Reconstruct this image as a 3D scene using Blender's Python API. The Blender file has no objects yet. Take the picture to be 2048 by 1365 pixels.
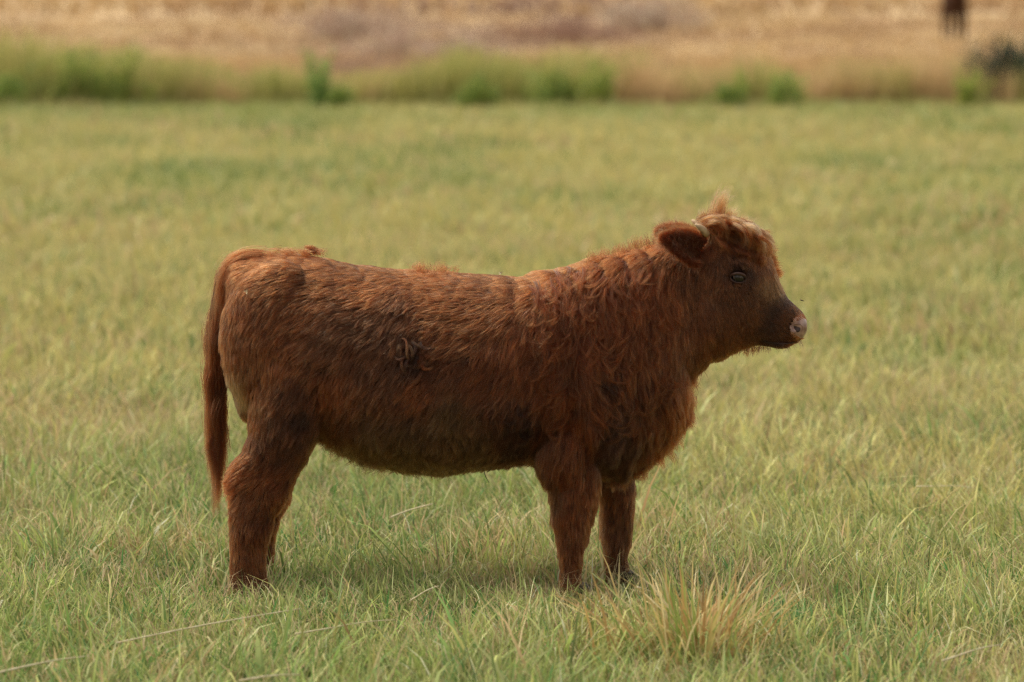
import bpy, bmesh, math, random
import numpy as np
from mathutils import Vector, kdtree, noise as mnoise

random.seed(7)
rng = np.random.default_rng(7)
SC = bpy.context.scene
COL = SC.collection
RAD = math.radians

# ------------------------------------------------------------------ camera
F_MM, D, H, PITCH = 135.0, 10.9, 1.70, RAD(5.10)
FPX = F_MM / 36.0 * 2048.0
cam_d = bpy.data.cameras.new('camera')
cam_d.lens = F_MM; cam_d.sensor_width = 36.0
cam_d.clip_start = 0.1; cam_d.clip_end = 3000
cam_d.dof.use_dof = True; cam_d.dof.focus_distance = 10.75; cam_d.dof.aperture_fstop = 3.1
cam = bpy.data.objects.new('camera', cam_d); COL.objects.link(cam)
cam.location = (0, -D, H); cam.rotation_euler = (math.pi/2 - PITCH, 0, 0)
SC.camera = cam

# ------------------------------------------------------------------ sky, sun, exposure
SUN_EL, SUN_AZ = RAD(62), RAD(-62)      # azimuth from +Y (away from the camera) towards +X
world = bpy.data.worlds.new('World'); SC.world = world; world.use_nodes = True
nt = world.node_tree; nt.nodes.clear()
sky = nt.nodes.new('ShaderNodeTexSky'); sky.sky_type = 'NISHITA'; sky.sun_disc = False
sky.sun_elevation = SUN_EL; sky.sun_rotation = SUN_AZ
sky.air_density = 1.0; sky.dust_density = 3.0; sky.ozone_density = 0.6
hs = nt.nodes.new('ShaderNodeHueSaturation'); hs.inputs['Saturation'].default_value = 0.30
tint = nt.nodes.new('ShaderNodeMix'); tint.data_type = 'RGBA'; tint.blend_type = 'MULTIPLY'
tint.inputs['Factor'].default_value = 1.0; tint.inputs['B'].default_value = (1.0, 0.95, 0.84, 1)
bg = nt.nodes.new('ShaderNodeBackground'); bg.inputs['Strength'].default_value = 0.15
wo = nt.nodes.new('ShaderNodeOutputWorld')
nt.links.new(sky.outputs[0], hs.inputs['Color']); nt.links.new(hs.outputs[0], tint.inputs['A'])
nt.links.new(tint.outputs['Result'], bg.inputs['Color']); nt.links.new(bg.outputs[0], wo.inputs[0])
sun_d = bpy.data.lights.new('sun', 'SUN'); sun_d.energy = 0.9; sun_d.angle = RAD(35); sun_d.color = (1.0, 0.93, 0.80)
sun = bpy.data.objects.new('sun', sun_d); COL.objects.link(sun)
sdir = Vector((math.sin(SUN_AZ)*math.cos(SUN_EL), math.cos(SUN_AZ)*math.cos(SUN_EL), math.sin(SUN_EL)))
sun.rotation_euler = sdir.to_track_quat('Z', 'Y').to_euler(); sun.location = sdir*50
vs = SC.view_settings
vs.view_transform = 'Standard'; vs.look = 'None'; vs.gamma = 1.0; vs.use_curve_mapping = False
vs.exposure = 0.72
SC.render.engine = 'CYCLES'
SC.cycles.use_denoising = True; SC.cycles.denoiser = 'OPENIMAGEDENOISE'; SC.cycles.denoising_input_passes = 'RGB_ALBEDO_NORMAL'; SC.cycles.denoising_prefilter = 'NONE'; SC.cycles.use_adaptive_sampling = False; SC.cycles.pixel_filter_type = 'BLACKMAN_HARRIS'; SC.cycles.filter_width = 1.35
SC.cycles.max_bounces = 10; SC.cycles.transparent_max_bounces = 8
SC.cycles_curves.shape = 'RIBBONS'; SC.cycles_curves.subdivisions = 2

# ------------------------------------------------------------------ helpers
def px2w(px, py, Y=0.0):
    """point of the depth plane Y seen at a photograph pixel (2048 wide)"""
    px = np.asarray(px, float); py = np.asarray(py, float); Y = np.asarray(Y, float)
    a = (px-1024.0)/FPX; b = -(py-682.5)/FPX
    dx = a; dy = math.cos(PITCH) + b*math.sin(PITCH); dz = -math.sin(PITCH) + b*math.cos(PITCH)
    t = (Y + D)/dy
    return np.stack([dx*t, Y + 0*t, H + dz*t], -1)
def w2px(p):
    x, y, z = p[..., 0], p[..., 1] + D, p[..., 2] - H
    f = y*math.cos(PITCH) - z*math.sin(PITCH); u = y*math.sin(PITCH) + z*math.cos(PITCH)
    return 1024 + FPX*x/f, 682.5 - FPX*u/f
def xpx(px, Y=0.0): return (px-1024.0)/FPX*(D+Y)/1.0*1.0028
def tag(o, label=None, cat=None, group=None, kind=None):
    if label: o['label'] = label
    if cat: o['category'] = cat
    if group: o['group'] = group
    if kind: o['kind'] = kind
    return o
def empty(name, loc, rz=0.0):
    o = bpy.data.objects.new(name, None); COL.objects.link(o)
    o.empty_display_size = 0.1; o.location = loc; o.rotation_euler = (0, 0, rz)
    return o
def link(name, data, mat=None, parent=None):
    o = bpy.data.objects.new(name, data); COL.objects.link(o)
    if mat is not None and len(data.materials) == 0: data.materials.append(mat)
    if parent is not None:
        o.parent = parent; o.matrix_parent_inverse = Matrix_inv(parent)
    return o
def Matrix_inv(p):
    from mathutils import Matrix
    chain = Matrix.Identity(4); q = p; ms = []
    while q is not None:
        ms.append(q.matrix_parent_inverse @ Matrix.LocRotScale(q.location, q.rotation_euler, q.scale) if q.parent else Matrix.LocRotScale(q.location, q.rotation_euler, q.scale))
        q = q.parent
    for m in reversed(ms): chain = chain @ m
    return chain.inverted()
def tri_mesh(name, V, Fc, col=None, smooth=True):
    """V (n,3), Fc (m,3 or 4) arrays; col (n,3) point colours"""
    me = bpy.data.meshes.new(name)
    V = np.asarray(V, np.float32)
    if isinstance(Fc, (list, tuple)):
        arrs = [np.asarray(f, np.int32) for f in Fc if len(f)]
    else: arrs = [np.asarray(Fc, np.int32)]
    loops = np.concatenate([a.ravel() for a in arrs])
    sizes = np.concatenate([np.full(len(a), a.shape[1], np.int32) for a in arrs])
    starts = np.concatenate([[0], np.cumsum(sizes)[:-1]]).astype(np.int32)
    me.vertices.add(len(V)); me.vertices.foreach_set('co', V.ravel())
    me.loops.add(len(loops)); me.loops.foreach_set('vertex_index', loops)
    me.polygons.add(len(sizes)); me.polygons.foreach_set('loop_start', starts)
    me.polygons.foreach_set('use_smooth', np.full(len(sizes), smooth))
    if col is not None:
        a = me.attributes.new('tint', 'FLOAT_COLOR', 'POINT')
        c = np.ones((len(V), 4), np.float32); c[:, :3] = col
        a.data.foreach_set('color', c.ravel())
    me.update(calc_edges=True)
    return me
def vnoise(x, y, s, seed=0):
    """smooth value noise, vectorised"""
    x = np.asarray(x)/s + seed*17.3; y = np.asarray(y)/s + seed*31.7
    xi = np.floor(x).astype(np.int64); yi = np.floor(y).astype(np.int64)
    fx = x-xi; fy = y-yi; fx = fx*fx*(3-2*fx); fy = fy*fy*(3-2*fy)
    def h(a, b):
        n = (a*374761393 + b*668265263 + seed*974634777) & 0xffffffff
        n = ((n ^ (n >> 13))*1274126177) & 0xffffffff
        return ((n ^ (n >> 16)) & 0xffff)/65535.0
    return (h(xi, yi)*(1-fx)+h(xi+1, yi)*fx)*(1-fy) + (h(xi, yi+1)*(1-fx)+h(xi+1, yi+1)*fx)*fy
def fbm(x, y, s, seed=0):
    return 0.55*vnoise(x, y, s, seed)+0.28*vnoise(x, y, s*.45, seed+1)+0.17*vnoise(x, y, s*.2, seed+2)
def sm(a, b, x): t = np.clip((x-a)/(b-a), 0, 1); return t*t*(3-2*t)

# ------------------------------------------------------------------ materials
def mat_new(name):
    m = bpy.data.materials.new(name); m.use_nodes = True; m.node_tree.nodes.clear()
    return m, m.node_tree, m.node_tree.nodes.new('ShaderNodeOutputMaterial')
def mat_blades(name, transl=0.35, rough=0.55, spec=0.3):
    m, t, out = mat_new(name)
    at = t.nodes.new('ShaderNodeAttribute'); at.attribute_name = 'tint'
    p = t.nodes.new('ShaderNodeBsdfPrincipled'); p.inputs['Roughness'].default_value = rough
    p.inputs['Specular IOR Level'].default_value = spec
    tr = t.nodes.new('ShaderNodeBsdfTranslucent'); mx = t.nodes.new('ShaderNodeMixShader')
    mx.inputs[0].default_value = transl
    t.links.new(at.outputs['Color'], p.inputs['Base Color']); t.links.new(at.outputs['Color'], tr.inputs['Color'])
    t.links.new(p.outputs[0], mx.inputs[1]); t.links.new(tr.outputs[0], mx.inputs[2]); t.links.new(mx.outputs[0], out.inputs[0])
    return m
def mat_simple(name, c1, c2, scale=20, rough=0.7, bump=0.3, spec=0.3, coat=0.0, detail=6):
    m, t, out = mat_new(name)
    tc = t.nodes.new('ShaderNodeTexCoord'); n = t.nodes.new('ShaderNodeTexNoise')
    n.inputs['Scale'].default_value = scale; n.inputs['Detail'].default_value = detail
    r = t.nodes.new('ShaderNodeValToRGB'); r.color_ramp.elements[0].color = (*c1, 1); r.color_ramp.elements[1].color = (*c2, 1)
    r.color_ramp.elements[0].position = .3; r.color_ramp.elements[1].position = .7
    p = t.nodes.new('ShaderNodeBsdfPrincipled'); p.inputs['Roughness'].default_value = rough
    p.inputs['Specular IOR Level'].default_value = spec; p.inputs['Coat Weight'].default_value = coat
    b = t.nodes.new('ShaderNodeBump'); b.inputs['Strength'].default_value = bump; b.inputs['Distance'].default_value = 0.01
    t.links.new(tc.outputs['Object'], n.inputs['Vector']); t.links.new(n.outputs['Fac'], r.inputs[0])
    t.links.new(r.outputs[0], p.inputs['Base Color']); t.links.new(n.outputs['Fac'], b.inputs['Height'])
    t.links.new(b.outputs[0], p.inputs['Normal']); t.links.new(p.outputs[0], out.inputs[0])
    return m
def mat_hair(name, rough=0.45, gain=1.0):
    m, t, out = mat_new(name)
    at = t.nodes.new('ShaderNodeAttribute'); at.attribute_name = 'tint'
    hi = t.nodes.new('ShaderNodeHairInfo')
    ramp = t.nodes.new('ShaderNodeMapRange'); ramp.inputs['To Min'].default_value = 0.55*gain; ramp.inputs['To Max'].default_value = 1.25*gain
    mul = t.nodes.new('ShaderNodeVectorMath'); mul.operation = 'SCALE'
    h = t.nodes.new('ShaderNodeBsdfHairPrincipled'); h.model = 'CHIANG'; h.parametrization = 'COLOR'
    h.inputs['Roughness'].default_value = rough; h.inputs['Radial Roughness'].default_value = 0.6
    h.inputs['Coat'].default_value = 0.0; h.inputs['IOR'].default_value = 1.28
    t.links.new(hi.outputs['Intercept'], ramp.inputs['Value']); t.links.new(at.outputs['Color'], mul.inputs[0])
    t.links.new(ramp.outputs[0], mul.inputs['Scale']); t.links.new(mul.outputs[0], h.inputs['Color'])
    t.links.new(h.outputs[0], out.inputs[0])
    return m
M_GRASS = mat_blades('grass_blades')
M_DRY = mat_blades('dry_blades', 0.25, 0.7, 0.2)
M_HAIR = mat_hair('calf_hair')
M_SKIN = mat_simple('calf_underfur', (0.018, 0.007, 0.004), (0.04, 0.014, 0.006), 60, 0.95, 0.6, 0.1)
M_NOSE = mat_simple('nose_skin', (0.16, 0.07, 0.05), (0.46, 0.28, 0.22), 60, 0.28, 0.35, 0.5, 0.35)
M_DARKSKIN = mat_simple('dark_skin', (0.02, 0.010, 0.008), (0.05, 0.022, 0.015), 60, 0.5, 0.2, 0.4)
M_LID = mat_simple('eyelid_skin', (0.03, 0.012, 0.008), (0.07, 0.026, 0.016), 90, 0.45, 0.2, 0.4)
M_EYE = mat_simple('eyeball', (0.004, 0.003, 0.003), (0.010, 0.007, 0.006), 20, 0.07, 0.0, 0.33, 0.0)
M_HORN = mat_simple('horn', (0.36, 0.24, 0.14), (0.62, 0.46, 0.30), 50, 0.8, 0.4, 0.08)
M_HOOF = mat_simple('hoof_horn', (0.02, 0.016, 0.012), (0.06, 0.045, 0.03), 30, 0.5, 0.4, 0.3)
M_STRAW = mat_simple('straw', (0.50, 0.41, 0.24), (0.75, 0.66, 0.46), 30, 0.6, 0.2, 0.3)
M_COW = mat_simple('cow_coat', (0.025, 0.012, 0.007), (0.07, 0.028, 0.012), 6, 0.9, 0.6, 0.1)

# ------------------------------------------------------------------ terrain
def ground_z(x, y):
    """height of the land; y is measured from the calf"""
    d = np.asarray(y) + D; x = np.asarray(x)
    rise = 0.020*np.clip(d-66, 0, None) + 0.00030*np.clip(d-122, 0, 250)**2 + 0.10*np.clip(d-372, 0, None)
    z = rise + 0.5*sm(70, 120, d)*(fbm(x, y, 25, 3)-.5)
    z = z + 0.035*(vnoise(x, y, 1.9, 5)-.5)*sm(1.5, 4, np.hypot(x, y)) 
    return z
def grid_obj(name, x0, x1, y0, y1, nx, ny, mat, colf=None, ease=1.0):
    tx = np.linspace(0, 1, nx); ty = np.linspace(0, 1, ny)**ease
    X, Y = np.meshgrid(x0+(x1-x0)*tx, y0+(y1-y0)*ty)
    V = np.stack([X, Y, ground_z(X, Y)], -1).reshape(-1, 3)
    i = np.arange(nx*ny).reshape(ny, nx)
    Fc = np.stack([i[:-1, :-1], i[:-1, 1:], i[1:, 1:], i[1:, :-1]], -1).reshape(-1, 4)
    return link(name, tri_mesh(name, V, Fc, colf(V) if colf else None), mat)
def mat_ground(name, cs, s1, s2, bump=0.6):
    m, t, out = mat_new(name)
    tc = t.nodes.new('ShaderNodeTexCoord')
    n1 = t.nodes.new('ShaderNodeTexNoise'); n1.inputs['Scale'].default_value = s1; n1.inputs['Detail'].default_value = 8
    n2 = t.nodes.new('ShaderNodeTexNoise'); n2.inputs['Scale'].default_value = s2; n2.inputs['Detail'].default_value = 8
    r = t.nodes.new('ShaderNodeValToRGB'); e = r.color_ramp.elements
    e[0].color = (*cs[0], 1); e[0].position = .33; e[1].color = (*cs[2], 1); e[1].position = .68
    x = e.new(.5); x.color = (*cs[1], 1)
    r2 = t.nodes.new('ShaderNodeMapRange'); r2.inputs['From Min'].default_value = .3; r2.inputs['From Max'].default_value = .7
    r2.inputs['To Min'].default_value = .55; r2.inputs['To Max'].default_value = 1.35
    mul = t.nodes.new('ShaderNodeVectorMath'); mul.operation = 'SCALE'
    p = t.nodes.new('ShaderNodeBsdfPrincipled'); p.inputs['Roughness'].default_value = 0.95; p.inputs['Specular IOR Level'].default_value = .1
    b = t.nodes.new('ShaderNodeBump'); b.inputs['Strength'].default_value = bump; b.inputs['Distance'].default_value = 0.03
    L = t.links
    L.new(tc.outputs['Object'], n1.inputs['Vector']); L.new(tc.outputs['Object'], n2.inputs['Vector'])
    L.new(n1.outputs['Fac'], r.inputs[0]); L.new(n2.outputs['Fac'], r2.inputs['Value'])
    L.new(r.outputs[0], mul.inputs[0]); L.new(r2.outputs[0], mul.inputs['Scale'])
    L.new(mul.outputs[0], p.inputs['Base Color']); L.new(n2.outputs['Fac'], b.inputs['Height']); L.new(b.outputs[0], p.inputs['Normal'])
    L.new(p.outputs[0], out.inputs[0])
    return m
M_SOIL = mat_ground('meadow_soil', [(0.12, 0.11, 0.04), (0.20, 0.17, 0.06), (0.33, 0.26, 0.12)], 0.6, 30)
M_HILL = mat_ground('dry_hillside', [(0.42, 0.28, 0.155), (0.54, 0.38, 0.215), (0.63, 0.48, 0.29)], 0.10, 1.3)
FIELD_END = 61.0 - D
mead = grid_obj('meadow_ground', -60, 60, -25, FIELD_END+3, 200, 200, M_SOIL); tag(mead, kind='structure')
hill = grid_obj('hillside', -500, 500, FIELD_END+3, 900, 160, 220, M_HILL, ease=1.6); tag(hill, kind='structure')
apron = grid_obj('meadow_outskirts', -500, 500, -500, FIELD_END+3, 60, 60, M_SOIL); tag(apron, kind='structure')
apron.location.z = -0.06

# ------------------------------------------------------------------ grass
def blades(x, y, h, w, lean, az, col, z0=None, seg=3, twist=0.6, tipcol=None, droop=0.0):
    """leaf blades as tapering strips. arrays of n; returns V, (quads, tris), colours"""
    n = len(x)
    z = ground_z(x, y) if z0 is None else z0
    base = np.stack([x, y, z], -1)
    d = np.stack([np.cos(az), np.sin(az)], -1)
    fa = az + math.pi/2 + rng.normal(0, twist, n)
    sd = np.stack([np.cos(fa), np.sin(fa)], -1)
    V = np.zeros((n, 2*seg+1, 3), np.float32); C = np.zeros((n, 2*seg+1, 3), np.float32)
    tipcol = col if tipcol is None else tipcol
    for k in range(seg+1):
        s = k/seg
        out = lean*h*(0.35*s + 0.65*s*s); up = h*s*np.sqrt(np.clip(1-(lean*s*0.8)**2, .05, 1)) - droop*h*s**3
        p = base.copy(); p[:, 0] += d[:, 0]*out; p[:, 1] += d[:, 1]*out; p[:, 2] += up - 0.01*(k == 0)
        ww = w*(1-0.25*s-0.55*s*s) if k < seg else 0
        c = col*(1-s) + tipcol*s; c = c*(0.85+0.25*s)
        if k < seg:
            V[:, 2*k, :] = p; V[:, 2*k+1, :] = p
            V[:, 2*k, :2] -= sd*(ww/2)[:, None]; V[:, 2*k+1, :2] += sd*(ww/2)[:, None]
            C[:, 2*k] = c; C[:, 2*k+1] = c
        else: V[:, 2*seg] = p; C[:, 2*seg] = c
    i0 = (np.arange(n)*(2*seg+1))[:, None]
    q = np.concatenate([i0+np.array([[2*k, 2*k+1, 2*k+3, 2*k+2]]) for k in range(seg-1)]) if seg > 1 else np.zeros((0, 4), int)
    t = i0+np.array([[2*seg-2, 2*seg-1, 2*seg]])
    return V.reshape(-1, 3), q, t, C.reshape(-1, 3)
def merge(parts):
    Vs, Qs, Ts, Cs, o = [], [], [], [], 0
    for V, q, t, c in parts:
        Vs.append(V); Qs.append(q+o); Ts.append(t+o); Cs.append(c); o += len(V)
    return np.concatenate(Vs), [np.concatenate(Qs), np.concatenate(Ts)], np.concatenate(Cs)
G_DEEP = np.array([0.075, 0.18, 0.045]); G_MID = np.array([0.25, 0.335, 0.090]); G_YEL = np.array([0.62, 0.53, 0.20])
G_STRAW = np.array([0.68, 0.52, 0.29]); G_BROWN = np.array([0.38, 0.22, 0.11]); G_PALE = np.array([0.42, 0.45, 0.20])
def meadow_colour(x, y, n):
    d = y + D
    a = fbm(x, y*0.55, 2.2, 11); b = fbm(x, y*0.5, 6.5, 15); c = vnoise(x, y, .5, 19)
    r = rng.random(n)
    greenness = np.clip(0.44 + .42*(1-sm(10, 16, d)) - 2.6*(a-.5) - 2.4*(b-.5) + .35*sm(48, 58, d), 0, 1)
    greenness = greenness*(1-.35*sm(18, 30, d)*(1-sm(45, 60, d)))
    col = G_YEL + (G_MID-G_YEL)*np.clip(greenness+rng.normal(0, .3, n), 0, 1)[:, None]
    deep = (r < np.interp(d, [10.5, 13, 25], [.20, .12, .02]) + np.interp(d, [14, 30], [1, .25])* sm(.58, .72, vnoise(x, y, .42, 23))*.3 + .5*sm(.60, .70, 1-a)*0.6)
    col[deep] = G_DEEP*1.1 + (G_MID-G_DEEP)*rng.random((deep.sum(), 1))*.5
    pale = (~deep) & (rng.random(n) < .18); col[pale] = G_PALE
    dryp = .10 + .28*sm(.5, .7, fbm(x, y, 1.1, 29)) - .10*sm(25, 35, d)
    dry = rng.random(n) < dryp
    col[dry] = (G_STRAW + (G_BROWN-G_STRAW)*rng.random((n, 1))**2*0.9)[dry]
    var = np.interp(d, [12, 18, 30, 45], [.36, .24, .08, .05])[:, None]; return np.minimum((.94+.12*(1-sm(11, 15, d)))[:, None]*col*np.exp(np.clip(rng.normal(0, 1, (n, 1)), -2.2, 1.7)*var), .72)
def scatter(d0, d1, dens, pad):
    """points of the visible wedge and a margin beside it, between two distances from the camera"""
    wmax = .2667*d1 + 2*pad
    n = int(dens*(d1-d0)*wmax)
    d = rng.uniform(d0, d1, n); x = rng.uniform(-.5, .5, n)*wmax
    k = np.abs(x) < .1334*d + pad
    return x[k], d[k]-D
parts = []
for (d0, d1, dens, pad, hm, wm, seg) in ((8.3, 12.6, 7400, .75, .080, .0062, 3), (12.6, 17.5, 3900, .9, .085, .0078, 3),
                                        (17.5, 27, 1300, 1.2, .09, .011, 2), (27, 42, 520, 1.6, .10, .022, 2), (42, 62, 200, 2.5, .10, .032, 2)):
    x, y = scatter(d0, d1, dens, pad)
    # tufting: thin out between clumps
    m = rng.random(len(x)) < .45 + .75*vnoise(x, y, .13+.02*(d0 > 17), 41)
    x, y = x[m], y[m]; n = len(x)
    g = fbm(x, y, .7, 47)
    tr = np.minimum(np.hypot((x+.75)/.45, (y+.22)/.35), np.hypot((x-.22)/.45, (y+.22)/.35)); h = hm*(.66+.34*sm(.4, 1.3, tr))*rng.gamma(6, 1/6., n)*(.25+.9*g+.7*vnoise(x, y, .17, 43)); w = wm*rng.gamma(3.5, 1/3.8, n)
    col = meadow_colour(x, y, n)
    lean = np.clip(rng.normal(.68, .3, n), .05, 1.15); az = rng.normal(0, 1.0, n) + 12*vnoise(x, y, .30, 53)
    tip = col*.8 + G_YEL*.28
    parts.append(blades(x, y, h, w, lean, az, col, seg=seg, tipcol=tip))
# tall slender blades rising out of the turf, some arching over
x, y = scatter(8.6, 16, 300, .8); n = len(x)
col = meadow_colour(x, y, n)*1.1
tr = np.minimum(np.hypot((x+.75)/.45, (y+.22)/.35), np.hypot((x-.22)/.45, (y+.22)/.35))
parts.append(blades(x, y, rng.uniform(.11, .21, n)*(.5+.5*sm(.4, 1.3, tr)), rng.uniform(.002, .0045, n), np.clip(rng.normal(.75, .25, n), .2, 1.15), rng.uniform(0, 6.28, n), col, seg=4, droop=.12))
x, y = scatter(8.4, 13, 260, .8); n = len(x)
col = (G_YEL*.55+G_MID*.6)[None]*rng.uniform(.7, 1.15, (n, 1)); dk = rng.random(n) < .35; col[dk] = G_DEEP*rng.uniform(1., 1.8, (dk.sum(), 1))
parts.append(blades(x, y, rng.uniform(.07, .14, n)*(.66+.34*sm(.4, 1.3, np.hypot((x+.2)/.9, (y+.22)/.35))), rng.uniform(.007, .0105, n), np.clip(rng.normal(.6, .25, n), .1, 1.1), rng.uniform(0, 6.28, n), col, seg=4, droop=.06))
# lying thatch of dead stalks near the soil
x, y = scatter(8.4, 17, 900, .8); n = len(x)
col = np.repeat(G_STRAW[None], n, 0)*rng.uniform(.45, 1.1, (n, 1))
parts.append(blades(x, y, rng.uniform(.05, .13, n), rng.uniform(.0015, .0035, n), rng.uniform(.9, 1.2, n), rng.uniform(0, 6.28, n), col, z0=ground_z(x, y)+rng.uniform(.0, .05, n), seg=2))
V, Fc, C = merge(parts)
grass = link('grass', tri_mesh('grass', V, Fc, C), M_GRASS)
tag(grass, 'short yellow-green pasture grass with dry blades all over the meadow', 'grass', kind='stuff')

# tall rough band at the meadow's edge
def band_height(x):
    px = 1024 + x/62.*FPX
    return 0.74 + .36*(1-sm(60, 450, px)) + .10*sm(700, 1000, px)*(1-sm(1200, 1350, px)) - .04*sm(1250, 1500, px) + .40*(vnoise(x, x*0, .9, 3)-.5) + .30*(vnoise(x, x*0, .35, 4)-.5)
parts = []
def band(n, y0, y1, colf, hs_, w_):
    x = rng.uniform(-14, 14, n); y = rng.uniform(y0, y1, n) - 3.2*(fbm(x, x*0, 2.6, 33)-.45)*np.clip((FIELD_END+3-rng.uniform(y0, y1, n))/3, 0, 1)
    h = band_height(x)*rng.uniform(.45, 1.15, n)*hs_
    col = colf(x, y, n)
    parts.append(blades(x, y, h, rng.uniform(.6, 1.4, n)*w_, np.clip(rng.normal(.35, .2, n), 0, 1), rng.uniform(0, 6.28, n), col*.9, seg=3, tipcol=col*1.15))
def c_green(x, y, n):
    px = 1024 + x/62.*FPX
    a = fbm(x, y*.5, 1.1, 61)
    bias = .07 + .17*(1-sm(350, 700, px)) + .14*sm(850, 950, px)*(1-sm(1220, 1300, px)) + .03*sm(1250, 1400, px)*(1-sm(1600, 1750, px))
    gq = np.clip((a-.47+bias)*5.5 + rng.normal(0, .3, n), 0, 1)[:, None]
    dry = np.array([.62, .43, .22]); gr = np.array([.24, .28, .07]); yl = np.array([.56, .48, .16])
    r = rng.random((n, 1))
    return (dry*(1-gq) + (gr*r+yl*(1-r))*gq)*rng.uniform(.75, 1.2, (n, 1))
band(32000, FIELD_END-1.0, FIELD_END+2.2, c_green, 1.0, .022)
band(9000, FIELD_END-1.8, FIELD_END-.4, lambda x, y, n: (np.array([[.30, .34, .10]])*(1-vnoise(x, y, 1.2, 5)[:, None])+np.array([[.50, .38, .18]])*vnoise(x, y, 1.2, 5)[:, None])*rng.uniform(.8, 1.1, (n, 1)), .22, .022)
V, Fc, C = merge(parts)
tall = link('tall_grass', tri_mesh('tall_grass', V, Fc, C), M_GRASS)
tag(tall, 'band of tall uncut grass, green and golden, along the far edge of the meadow', 'tall grass', kind='stuff')

# dry grass over the hillside
parts = []
for (d0, d1, n, hm, wm) in ((62.5, 80, 26000, .42, .03), (80, 120, 28000, .16, .05), (120, 240, 16000, .5, .12)):
    d = rng.uniform(d0, d1, n); x = rng.uniform(-.5, .5, n)*(.29*d+5); y = d-D
    a = fbm(x, y*.4, 5, 71); b = fbm(x, y*.5, 2.0, 75)
    c1 = np.array([.56, .385, .19]); c2 = np.array([.40, .245, .125]); c3 = np.array([.64, .49, .28]); c4 = np.array([.30, .20, .165])
    col = c1 + (c3-c1)*sm(.5, .65, a)[:, None]
    col = col + (c2-col)*sm(.46, .62, b)[:, None]*.9
    px = 1024 + x/d*FPX
    scr = (np.exp(-((px-790)/170)**2) + np.exp(-((px-1120)/200)**2))*sm(66, 74, d)*(1-sm(120, 160, d))
    col = col + (c4-col)*np.clip(scr*1.2*sm(.36, .56, fbm(x, y*.35, 1.3, 79)), 0, .9)[:, None]
    col *= rng.uniform(.75, 1.2, (n, 1))
    parts.append(blades(x, y, hm*rng.uniform(.4, 1.2, n), wm*rng.uniform(.5, 1.5, n), np.clip(rng.normal(.5, .25, n), 0, 1), rng.uniform(0, 6.28, n), col*.85, seg=2, tipcol=col*1.1))
V, Fc, C = merge(parts)
dryg = link('dry_grass', tri_mesh('dry_grass', V, Fc, C), M_DRY)
tag(dryg, 'tan and rust dry grass covering the slope behind the meadow', 'dry grass', kind='stuff')

# ------------------------------------------------------------------ countable plants
def clump(name, px, dist, width, height, n, cols, label, cat, group=None, leafw=.035, depth=None, mat=None, baseless=False):
    """a leafy clump: stems carrying many small leaves"""
    n = int(n*1.7)
    if name == 'weed_clump': dist -= 1.3; depth = .4
    x0 = (px-1024)/FPX*dist; y0 = dist-D; z0 = float(ground_z(x0, y0)); depth = depth or width
    e = empty(name, (x0, y0, z0)); tag(e, label, cat, group)
    ns = max(10, n//40)
    sx = rng.normal(0, .28, ns)*width; sy = rng.normal(0, .28, ns)*depth
    sh = height*rng.uniform(.45, 1.1, ns)*(1-.5*(np.abs(sx)/width)**1.2)
    az = rng.uniform(0, 6.28, ns)
    V, q, t, C = blades(x0+sx, y0+sy, sh, np.full(ns, leafw*.35), np.full(ns, .25), az, np.repeat(np.array(cols[:1])*.7, ns, 0), z0=np.full(ns, z0), seg=3)
    link('stem', tri_mesh('stem', V, [q, t], C), mat or M_GRASS, e)['kind'] = 'stuff'
    k = rng.integers(0, ns, n); f = rng.uniform(.12, 1.05, n)
    lx = x0+sx[k]+np.cos(az[k])*sh[k]*.25*f**2 + rng.normal(0, .11, n)*width; ly = y0+sy[k]+np.sin(az[k])*sh[k]*.25*f**2 + rng.normal(0, .11, n)*width
    lz = z0 + sh[k]*f*.95
    col = np.array(cols)[rng.integers(0, len(cols), n)]*rng.uniform(.6, 1.3, (n, 1))
    V, q, t, C = blades(lx, ly, rng.uniform(2., 5., n)*leafw, rng.uniform(.3, .65, n)*leafw, rng.uniform(.6, 1.15, n), rng.uniform(0, 6.28, n), np.minimum(col*1.45, .7), z0=lz, seg=2)
    o = link('leaves', tri_mesh('leaves', V, [q, t], C), mat or M_GRASS, e); o['kind'] = 'stuff'
    return e
GA = [(.10, .20, .05), (.17, .27, .06), (.28, .34, .08)]
GB = [(.24, .30, .06), (.38, .38, .08), (.15, .22, .05)]
grp = 'green weed clumps in the tall grass band'
clump('weed_clump', 640, 60.0, .34, .88, 420, GA, 'dark green weed clump standing tallest left of centre in the band behind the calf\'s rump', 'weed', grp)
clump('weed_clump', 686, 59.6, .30, .40, 230, GA+GB, 'low dark green weed clump at the right foot of the tallest dark weed', 'weed', grp)
clump('weed_clump', 150, 60.5, 1.0, .98, 800, GA+GB+GB, 'broad green weed clump near the left end of the tall grass band', 'weed', grp)
clump('weed_clump', 245, 60.8, .6, 1.0, 600, GB, 'yellow-green weed clump with rounded top right of the broad left weed', 'weed', grp)
clump('weed_clump', 20, 60.0, .5, .62, 500, GA+GB, 'weed clump cut by the left edge of the photo', 'weed', grp)
clump('weed_clump', 950, 60.2, .55, .5, 480, GB+GA, 'low green weed clump behind the middle of the calf\'s back', 'weed', grp)
clump('weed_clump', 1110, 60.4, .6, .66, 560, GB+GA, 'green weed clump left of the bright yellow-green one behind the shoulder', 'weed', grp)
clump('weed_clump', 1190, 60.0, .5, .78, 520, GB, 'bright yellow-green weed clump straight up from the calf\'s withers', 'weed', grp)
clump('weed_clump', 1455, 60.2, .42, .52, 360, GB+GA, 'green weed clump rising above the calf\'s forelock', 'weed', grp)
clump('weed_clump', 1570, 60.0, .6, .60, 420, GA+GB+GB, 'blue-green weed clump right of the calf\'s head in the band', 'weed', grp)
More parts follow.
